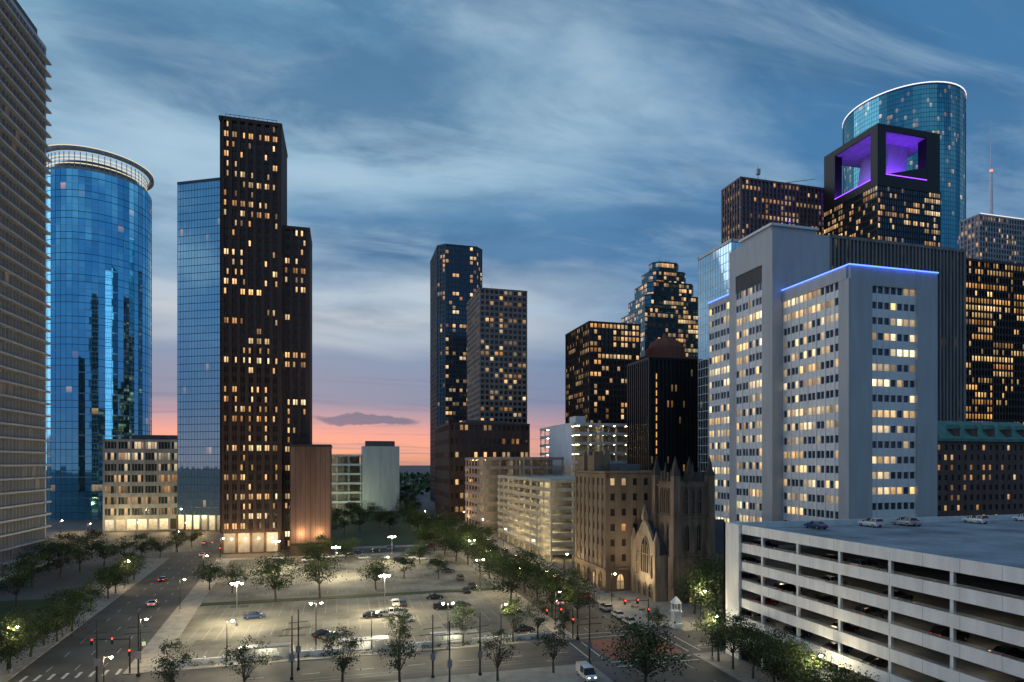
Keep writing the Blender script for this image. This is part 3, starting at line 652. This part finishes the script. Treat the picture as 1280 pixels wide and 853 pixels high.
for yy,h in ((99,8.5),(94.5,9),(89.5,8),(84,9),(79,8.5),(73,8),(67,8)): tree(65.2+R.uniform(-.5,.5),yy,h)
M=MB(*leaf); r=random.Random(3)
for k in range(60):
    if k<26: x0,y0=-28+k*2.7,121.8-1.2
    else: x0,y0=69.2,124+(k-26)*4.2
    for j in range(45):
        q=Vector((x0+r.gauss(0,.5),y0+r.gauss(0,.25),.13+abs(r.gauss(.35,.2)))); a=Vector((r.gauss(0,1),r.gauss(0,1),r.gauss(0,1))).normalized(); b=a.orthogonal().normalized()*.09; c=a.cross(b)*1.6
        M.face([q-c,q+b,q+c,q-b],r.randint(0,2))
M.obj('shrubs')
M=MB(*leaf); r=random.Random(5)
for k in range(9000):
    Y=r.uniform(640,1500); X=r.uniform(-.75,.9)*Y; zc_=r.uniform(2,13)
    q=Vector((X,Y,zc_)); a=Vector((r.gauss(0,1),r.gauss(0,1),r.gauss(0,1))).normalized(); b=a.orthogonal().normalized()*r.uniform(2,5); c=a.cross(b)
    M.face([q-c,q+b,q+c,q-b],r.randint(0,2))
M.obj('distant_trees')
for k in range(26):
    Y=R.uniform(620,1300); X=R.uniform(-.55,.8)*Y
    if .0<X/Y<.16: continue
    w=R.uniform(20,45); z=R.uniform(14,34)
    tower('distant_office_block',rect(X,X+w,Y,Y+w),z,sty(fh=4,bay=4,sp=1.8,pw=.8),R.choice((conc,beige,browns,conc_d)),g_conc,rk=False)

# ------------------------------------------------------------ vehicles
tyre=flat('tyre',(.015,.015,.015),.9); cg=flat('car_glass',(.015,.018,.02),.06,0); hub=flat('alloy',(.45,.45,.46),.35,.8)
tail=flat('tail_light',(.25,.01,.01),emit=(1,.03,.02),es=.3); tailon=flat('tail_light_on',(.3,.01,.01),emit=(1,.03,.02),es=6); head=flat('head_lamp',(.7,.7,.7),.2); headon=flat('head_lamp_on',(.8,.8,.7),emit=(1,.92,.75),es=20)
def paintm(n,c):
    m=flat(n,c,.25,.2); m.node_tree.nodes['Principled BSDF'].inputs['Coat Weight'].default_value=.8; return m
def car_mesh(pm,kind='sedan',on=False):
    M=MB(pm,cg,tyre,hub,tailon if on else tail,headon if on else head,metal_d)
    if kind=='sedan': stn=[(-2.3,.35,.62,.62,.74,.70),(-2.2,.28,.88,.90,.84,.74),(-1.65,.25,.93,.97,.89,.74),(-1.0,.25,.93,1.38,.90,.62),(-.3,.25,.92,1.45,.91,.64),(.35,.25,.92,1.40,.91,.63),(1.05,.25,.90,.95,.90,.72),(1.9,.26,.80,.83,.87,.68),(2.25,.30,.66,.68,.78,.62),(2.33,.36,.55,.55,.72,.6)]
    elif kind=='suv': stn=[(-2.3,.4,.75,.75,.82,.76),(-2.28,.35,1.05,1.2,.9,.74),(-2.0,.33,1.08,1.66,.93,.70),(-1.0,.33,1.07,1.74,.94,.72),(.1,.33,1.05,1.70,.94,.71),(.5,.33,1.04,1.6,.94,.70),(1.15,.33,1.02,1.07,.93,.78),(2.0,.35,.95,.98,.9,.74),(2.3,.4,.75,.77,.84,.7),(2.36,.45,.6,.6,.8,.7)]
    else: stn=[(-2.6,.4,.9,.9,.9,.86),(-2.58,.35,1.15,1.9,.98,.84),(-2.4,.35,1.15,2.1,1.0,.86),(-.5,.35,1.15,2.14,1.0,.86),(1.1,.35,1.12,2.05,1.0,.84),(1.95,.35,1.08,1.15,.98,.86),(2.5,.36,.95,.98,.93,.8),(2.65,.42,.7,.7,.86,.8)]
    rings=[]
    for x,zl,zb,zt_,w,wt in stn:
        rings.append([(x,-w*.93,zl),(x,-w,(zl+zb)/2),(x,-w*.97,zb),(x,-wt,zt_),(x,wt,zt_),(x,w*.97,zb),(x,w,(zl+zb)/2),(x,w*.93,zl)])
    for i in range(len(stn)-1):
        A,B=rings[i],rings[i+1]; ta=stn[i][3]-stn[i][2];tb_=stn[i+1][3]-stn[i+1][2]
        for j in range(8):
            k=(j+1)%8; m=0
            if j in(2,4) and max(ta,tb_)>.25: m=1
            if kind=='van' and j in (2,4) and stn[i+1][0]<-.4 : m=0
            if j==3 and abs(ta-tb_)>.2: m=1
            M.face([A[j],A[k],B[k],B[j]],m)
    M.face(rings[0],0);M.face(rings[-1],0)
    for s in (-1,1):
        for i in range(1,len(stn)-1):
            if stn[i][3]-stn[i][2]>.25:
                a=rings[i][2 if s<0 else 5];b=rings[i][3 if s<0 else 4]; M.tube((a[0],a[1]+.0,a[2]),(b[0],b[1],b[2]),.045,.04,4,0)
    r=.33 if kind!='van' else .36
    for xx in (stn[1][0]+.85,stn[-2][0]-.82):
        for s in (-1,1):
            w=.93 if kind!='van' else 1.0
            M.tube((xx,s*(w-.24),r),(xx,s*(w+.0),r),r,r,16,2); M.tube((xx,s*(w),r),(xx,s*(w+.015),r),r*.6,r*.55,12,3)
    x0=stn[1][0];x1=stn[-2][0]; zz=stn[1][2]
    for s in (-1,1):
        M.box(x0-.06,x0+.06,s*.62-.14,s*.62+.14,zz-.18,zz-.02,4); M.box(x1-.03,x1+.07,s*.55-.15,s*.55+.15,stn[-2][2]-.16,stn[-2][2]-.03,5)
        M.box(stn[-4][0]-.15,stn[-4][0]+.05,s*.98-.08,s*.98+.08,stn[-4][2]-.02,stn[-4][2]+.14,0)
    M.box(x0-.12,x0-.05,-.3,.3,.45,.6,6); M.box(x1+.06,x1+.1,-.45,.45,.38,.52,6)
    return M.mesh('car_mesh')
cols=[paintm('paint_white',(.72,.72,.70)),paintm('paint_black',(.015,.015,.018)),paintm('paint_silver',(.40,.41,.42)),paintm('paint_red',(.22,.02,.02)),paintm('paint_blue',(.03,.06,.16)),paintm('paint_grey',(.10,.105,.11))]
CM=[car_mesh(c,k) for c in cols for k in ('sedan','suv')]; CON=[car_mesh(c,'sedan',True) for c in cols[:3]]+[car_mesh(cols[5],'suv',True)]
VAN=car_mesh(cols[0],'van',True)
def pc(px,py,rot,i=None,z=.03):
    x,y=gp(px,py); put('parked_car',CM[i if i is not None else R.randrange(12)],x,y,z,rot+R.uniform(-.03,.03))
E,Nn=0,math.pi/2
for px,py,rot,i in ((318,773,E,8),(404,796,.5,2),(416,799,.5,10),(466,772,E,2),(480,771,E,4),(494,757,Nn,1),(503,757,Nn,2),(506,777,E,0),(497,769,E,1),(543,749,E,2),(553,762,E,3),(577,759,E,10),(424,697,E,5),(440,697,E,11),(385,702,E,1),(500,702,E,3),(515,694,E,2),(432,691,E,8),(455,699,E,4),(528,700,E,0),(560,716,E,10),(470,690,E,2),(350,700,E,1),(590,735,Nn,2),(340,712,E,3),(398,694,E,11),(540,684,E,6),(490,687,E,9),(410,698,E,0),(448,693,E,2),(484,700,E,10),(512,699,E,1),(545,705,E,3),(575,725,Nn,11),(583,741,Nn,2),(640,768,E,3),(655,790,E,2)):
    pc(px,py,rot,i)
for Y,ln,i in ((175,1,2),(210,2,1),(262,1,0),(300,2,2),(340,0,0)):
    put('car',CON[i],axl(Y,2.1+ln*4.2),Y,.03,Nn+.07)
for Y in (128,134,141,155,166,180,187,205,222,240,270,285,310): put('parked_car',CM[R.randrange(12)],61.6,Y,.02,Nn)
for Y,xx,i in ((150,52.5,0),(200,56.7,1),(265,52.5,2),(400,52,3)): put('car',CON[i],xx,Y,.02,Nn)
x,y=gp(733,848); put('delivery_van',VAN,x,y,.02,Nn*3)
for px,D_ in ((1022,118),(1066,126),(1122,127),(1205,131),(1278,133),(1130,124)):
    x,_=P(px,D_); put('parked_car',CM[R.choice((0,1,4,5,8))],x,ny1-3.6,nz+.02,Nn)
for k in range(1,7):
    for j in range(8):
        if R.random()<.75: put('parked_car',CM[R.randrange(12)],nx0+4+R.uniform(-.3,.3),ny0+20+j*9.5+R.uniform(-3,3),k*nz/7+.01,E)

# ------------------------------------------------------------ lamps, signals, poles
lampm=flat('led_lens',(.9,.9,.8),emit=(1,.90,.62),es=90)
def lamp_mesh(h,arms=2):
    M=MB(metal_d if arms<4 else metal_l,lampm,conc); M.tube((0,0,0),(0,0,.7),.28,.28,10,2); M.tube((0,0,.7),(0,0,h),.11,.06,8,0)
    k=1.0 if arms<4 else 1.15
    for a in range(arms):
        an=a*2*math.pi/arms; u=(math.cos(an),math.sin(an)); M.tube((0,0,h-.2),(u[0]*.7,u[1]*.7,h),.05,.04,6,0)
        o=(u[0]*.6,u[1]*.6); M.wbox(o,u,0,.7*k,h-.04,h+.06,-.2*k,.2*k,0)
        c=(o[0]+u[0]*.35*k,o[1]+u[1]*.35*k)   # drop-lens refractor bowl
        for (z0,z1,r0,r1) in ((h-.05,h-.22*k,.26*k,.22*k),(h-.22*k,h-.36*k,.22*k,.08*k)):
            M.tube((*c,z0),(*c,z1),r0,r1,10,1)
    return M.mesh('lamp_mesh')
L4=lamp_mesh(9.5,4);L2=lamp_mesh(9);L1=lamp_mesh(8,1)
def lamp(x,y,power,me=L2,h=9,name='street_lamp',col=(1,.83,.5)):
    o=put(name,me,x,y,.05,0)
    l=bpy.data.lights.new('lamp_light','POINT'); l.energy=power; l.color=col; l.shadow_soft_size=.25
    q=bpy.data.objects.new('lamp_light',l); bpy.context.scene.collection.objects.link(q); q.parent=o; q.location=(0,0,h-.5)
wl=(1,.85,.53)
for px,py in ((296,783),(345,712),(481,770),(490,704),(420,722)): lamp(*gp(px,py),17000,L4,9.5,'parking_lot_lamp',wl)
for px,py in ((600,740),(560,812),(590,708),(395,812)): lamp(*gp(px,py),3500,L2,9,'parking_lot_lamp',wl)
for Y in (128,160,195,232,270,310,360): lamp(44.2,Y,2300,L1,8,col=(1,.72,.35)); 
for Y in (145,180,215,255,300,350): lamp(65,Y,2600,L1,8,col=(1,.74,.38))
for Y in (100,125,165,205,250,300,340): lamp(axl(Y)+1.5,Y if Y!=100 else 102,3000,L1,8,col=(1,.76,.42))
for Y in (115,190,270,350): lamp(axl(Y,19),Y+10,2600,L1,8,col=(1,.78,.45))
for X in (-20,5,30): lamp(X,119.7,3000,L1,8)
lamp(64.6,100,2600,L1,8); lamp(66,76,2000,L1,8); lamp(75,120.5,3500,L1,8)
for px in (90,150,210,250): x,y=P(px,318); plight('entrance_light',(x,y,6),6500,(1,.70,.30),.4)
for px,D_ in ((75,300),(110,285),(170,290),(230,290)): x,y=P(px,D_); lamp(x,y,4500,L1,8,col=(1,.72,.34))
x,y=P(430,430); plight('entrance_light',(x,y,6),9000,(.85,1,.5),.4)
sig=MB(metal_d,flat('signal_red',(.4,.02,.02),emit=(1,.05,.03),es=9),flat('signal_off',(.02,.03,.02)))
sig.tube((0,0,0),(0,0,6.2),.13,.09,8,0); sig.tube((0,0,5.8),(-6,0,6.1),.08,.05,6,0)
for xx in (-2.6,-5.6,0):
    sig.box(xx-.2,xx+.2,-.25,.15,5.2 if xx else 3,6.4 if xx else 4.2,0)
    for k in range(3):
        z=(6.15 if xx else 3.95)-k*.36; sig.tube((xx,-.26,z),(xx,-.30,z),.13,.13,10,1 if k==0 else 2)
sm=sig.mesh('signal_mesh')
for x,y in ((axl(119)+1,119.5),(axl(104,18),103),(45,119.5),(axl(252)+1,252.5),(64,123.5),(axl(340),340)): put('traffic_light',sm,x,y,.1,0)
pm_=MB(metal_d,metal_l); pm_.tube((0,0,0),(0,0,10.5),.16,.10,8,0)
for z,w in ((7.2,2.2),(8.2,1.6)): pm_.tube((-w,0,z),(w,0,z+.15),.06,.05,6,0)
pm_.box(-.25,.25,-.25,.25,0,.5,0); pm_.box(-.4,.4,-.15,-.1,3.0,4.2,1)
pmm=pm_.mesh('pole_mesh')
for px,py in ((121,856),(173,846),(365,850),(373,838),(541,848),(562,858),(722,800),(737,832),(700,790),(600,845)):
    x,y=gp(px,py); put('transit_pole',pmm,x,y,.05,R.uniform(-.2,.2))
e=empty('tram_stop',-5,120); M=MB(conc_w,metal_l,flat('canopy_light',(.8,.8,.7),emit=(1,.9,.65),es=8),wall('screen_panel',(.30,.32,.33),rough=.3),flat('rail_steel',(.25,.25,.26),.3,.9))
M.box(-30,41,121.0,121.35,.13,1.2,0)
for k in range(24): M.box(-30+k*3,-29.8+k*3,120.9,121.45,.13,1.5,0)
for k in range(3):
    x=-18+k*17; M.box(x,x+9,118.4,120.6,3.0,3.15,1); M.box(x+.5,x+8.5,119.4,119.6,2.9,2.98,2)
    for a in (.4,4.4,8.5): M.tube((x+a,120.3,.13),(x+a,120.3,3),.07,.07,6,1)
    for j in range(4): M.box(x+.6+j*2,x+2.3+j*2,120.35,120.4,.9,2.3,3)
    M.box(x+2,x+6.5,119.8,120.2,.5,.6,1)
for yy in (107.3,108.75): M.box(-300,300,yy,yy+.07,.008,.03,4)
M.obj('platform',e)
for k in range(3): plight('canopy_lamp',(-13.5+k*17,119.4,2.7),450,(1,.88,.6),.3,e)
sg=MB(metal_l,flat('sign_green',(.01,.12,.05)),flat('sign_white',(.7,.7,.7))); sg.tube((0,0,0),(0,0,3),.04,.04,6,0); sg.box(-.5,.5,-.03,.0,2.6,2.9,1); sg.box(-.3,.3,-.03,.0,1.7,2.45,2)
sgm=sg.mesh('sign_mesh')
for x,y in ((44,125),(64.5,128),(axl(130)+1,130),(30,119.3),(0,119.3),(64.5,160),(44,200)): put('street_sign',sgm,x,y,.12,0)

# ------------------------------------------------------------ neighbouring towers behind the viewpoint (seen in reflections)
for x0,x1,y0,y1,z in ((-120,-70,-190,-140,150),(-20,40,-260,-210,210),(110,160,-200,-150,120),(-320,-270,-60,-10,170),(-215,-165,30,80,205)):
    tower('office_tower',rect(x0,x1,y0,y1),z,sty(fh=4,bay=3,sp=1.4,pw=.8),R.choice((conc_d,brown,brownd)),g_conc)

# ------------------------------------------------------------ sky
w=bpy.data.worlds.new('World'); bpy.context.scene.world=w; w.use_nodes=True; t=w.node_tree
for n_ in list(t.nodes): t.nodes.remove(n_)
out=N(t,'ShaderNodeOutputWorld'); bg=N(t,'ShaderNodeBackground'); t.links.new(bg.outputs[0],out.inputs[0])
tc=N(t,'ShaderNodeTexCoord'); sx=N(t,'ShaderNodeSeparateXYZ'); t.links.new(tc.outputs['Generated'],sx.inputs[0])
zz=math_(t,'MAXIMUM',sx.outputs[2],0.0)
def ramp(fac,stops,interp='EASE'):
    r=N(t,'ShaderNodeValToRGB'); r.color_ramp.interpolation=interp; els=r.color_ramp.elements
    while len(els)<len(stops): els.new(.5)
    for e_,(p,c) in zip(els,stops): e_.position=p; e_.color=(*c,1) if len(c)==3 else c
    t.links.new(fac,r.inputs[0]); return r.outputs[0]
den=math_(t,'ADD',zz,.16)
cu=math_(t,'DIVIDE',sx.outputs[0],den); cv=math_(t,'DIVIDE',sx.outputs[1],den)
cb=N(t,'ShaderNodeCombineXYZ'); t.links.new(cu,cb.inputs[0]); t.links.new(cv,cb.inputs[1])
def noise_(scale,off,stretch,detail=7,dist_=.6,rot=0.,rough=.55):
    mp=N(t,'ShaderNodeMapping'); mp.inputs['Location'].default_value=off; mp.inputs['Scale'].default_value=stretch; mp.inputs['Rotation'].default_value=(0,0,rot); t.links.new(cb.outputs[0],mp.inputs[0])
    n_=N(t,'ShaderNodeTexNoise'); n_.inputs['Scale'].default_value=scale; n_.inputs['Detail'].default_value=detail; n_.inputs['Roughness'].default_value=rough; n_.inputs['Distortion'].default_value=dist_
    t.links.new(mp.outputs[0],n_.inputs['Vector']); return n_.outputs[0]
def step_(v,lo,hi):
    m_=N(t,'ShaderNodeMapRange',interpolation_type='SMOOTHSTEP'); m_.inputs[1].default_value=lo; m_.inputs[2].default_value=hi; t.links.new(v,m_.inputs[0]); return m_.outputs[0]
def cloud(scale,off,stretch,lo,hi,detail=7,dist_=.6,rot=0.,rough=.55): return step_(noise_(scale,off,stretch,detail,dist_,rot,rough),lo,hi)
# ragged boundary between cloud decks
wob_=math_(t,'MULTIPLY',math_(t,'SUBTRACT',noise_(1.6,(5,2,0),(.7,1,1),6),.5),.12)
damp=N(t,'ShaderNodeMapRange'); damp.inputs[1].default_value=.06; damp.inputs[2].default_value=.25; t.links.new(zz,damp.inputs[0])
zw=math_(t,'MAXIMUM',math_(t,'ADD',zz,math_(t,'MULTIPLY',wob_,damp.outputs[0])),0.)
A=ramp(zw,[(0,(.66,.32,.22)),(.02,(.90,.40,.27)),(.045,(.84,.37,.32)),(.065,(.54,.33,.38)),(.095,(.24,.27,.40)),(.16,(.23,.31,.45)),(.21,(.52,.58,.64)),(.255,(.45,.55,.65)),(.295,(.10,.23,.41)),(.35,(.10,.25,.44)),(.42,(.33,.52,.67)),(.52,(.22,.43,.59)),(.66,(.06,.23,.42))],'LINEAR')
B=ramp(zw,[(0,(.27,.25,.32)),(.08,(.13,.20,.35)),(.2,(.09,.21,.41)),(.4,(.065,.20,.40)),(.8,(.045,.18,.37))],'LINEAR')
xx_=math_(t,'ADD',math_(t,'MULTIPLY',sx.outputs[0],-.12),math_(t,'MULTIPLY',sx.outputs[1],.993))
az_=math_(t,'DIVIDE',xx_,math_(t,'SQRT',math_(t,'ADD',math_(t,'MULTIPLY',sx.outputs[0],sx.outputs[0]),math_(t,'MULTIPLY',sx.outputs[1],sx.outputs[1]))))
base=mixc(t,step_(az_,.78,.975),B,A)
elev=N(t,'ShaderNodeMapRange'); elev.inputs[1].default_value=.14; elev.inputs[2].default_value=.34; t.links.new(zz,elev.inputs[0])
c2=cloud(1.4,(2.7,4.2,0),(.6,1.2,1),.44,.62,rot=.25,dist_=.4,rough=.58)
c1=cloud(1.45,(3.6,1.1,0),(.6,1.2,1),.46,.66,rot=.45,dist_=.35)
c4=cloud(3.2,(8.1,3.3,0),(.45,1.2,1),.44,.70,rot=.4,dist_=.7,rough=.62)
c5=cloud(2.6,(1.3,7.7,0),(.5,1.2,1),.47,.66,rot=.3,dist_=.5,rough=.6)
base=mixc(t,math_(t,'MULTIPLY',math_(t,'MULTIPLY',c2,.76),elev.outputs[0]),base,(.05,.15,.30))
base=mixc(t,math_(t,'MULTIPLY',math_(t,'MULTIPLY',c1,.76),elev.outputs[0]),base,(.40,.57,.71))
base=mixc(t,math_(t,'MULTIPLY',math_(t,'MULTIPLY',c4,.38),elev.outputs[0]),base,(.42,.58,.71))
base=mixc(t,math_(t,'MULTIPLY',math_(t,'MULTIPLY',c5,.42),elev.outputs[0]),base,(.07,.17,.31))
c3=cloud(2.4,(1.7,9.2,0),(.3,1.5,1),.52,.68)
low=N(t,'ShaderNodeMapRange'); low.inputs[1].default_value=.24; low.inputs[2].default_value=.08; t.links.new(zz,low.inputs[0])
base=mixc(t,math_(t,'MULTIPLY',math_(t,'MULTIPLY',c3,.5),low.outputs[0]),base,(.17,.20,.32))
# a small dark cumulus lying over the afterglow
ratio=math_(t,'DIVIDE',sx.outputs[0],math_(t,'MAXIMUM',sx.outputs[1],.05))
e1=math_(t,'POWER',math_(t,'ABSOLUTE',math_(t,'DIVIDE',math_(t,'SUBTRACT',ratio,.035),.085)),2.)
n5=N(t,'ShaderNodeTexNoise'); n5.inputs['Scale'].default_value=28; n5.inputs['Detail'].default_value=5; t.links.new(tc.outputs['Generated'],n5.inputs['Vector'])
zc5=math_(t,'ADD',math_(t,'SUBTRACT',zz,.066),math_(t,'MULTIPLY',math_(t,'SUBTRACT',n5.outputs[0],.5),.02))
e2=math_(t,'POWER',math_(t,'ABSOLUTE',math_(t,'DIVIDE',zc5,.0085)),2.)
blob=N(t,'ShaderNodeMapRange',interpolation_type='SMOOTHSTEP'); blob.inputs[1].default_value=1.15; blob.inputs[2].default_value=.55; t.links.new(math_(t,'ADD',e1,e2),blob.inputs[0])
base=mixc(t,math_(t,'MULTIPLY',blob.outputs[0],.85),base,(.11,.15,.26))
sky=N(t,'ShaderNodeTexSky',sky_type='NISHITA'); sky.sun_disc=False; sky.sun_elevation=math.radians(1); sky.sun_rotation=math.radians(-7)
skm=mixc(t,1.0,sky.outputs[0],(.008,.008,.009),'MULTIPLY')
tot=mixc(t,1.0,base,skm,'ADD'); t.links.new(tot,bg.inputs[0]); bg.inputs[1].default_value=1.0
sl=bpy.data.lights.new('dusk_fill','SUN'); sl.energy=.85; sl.angle=math.radians(60); sl.color=(.93,.94,1.0)  # wide fill lamp added for the western dusk glow; the sun is down
so=bpy.data.objects.new('dusk_fill',sl); bpy.context.scene.collection.objects.link(so)
so.rotation_euler=Vector((.90,-.42,-.40)).to_track_quat('-Z','Y').to_euler()

# ------------------------------------------------------------ camera
cd=bpy.data.cameras.new('camera'); cam=bpy.data.objects.new('camera',cd); bpy.context.scene.collection.objects.link(cam)
cam.location=(0,0,CH); cam.rotation_euler=(math.pi/2,0,-TH); cd.sensor_width=36; cd.lens=FX/1280*36; cd.shift_y=(HZ-426.5)/1280
cd.clip_end=12000; bpy.context.scene.camera=cam
sc=bpy.context.scene; sc.view_settings.view_transform='Standard'; sc.view_settings.look='None'; sc.view_settings.exposure=0
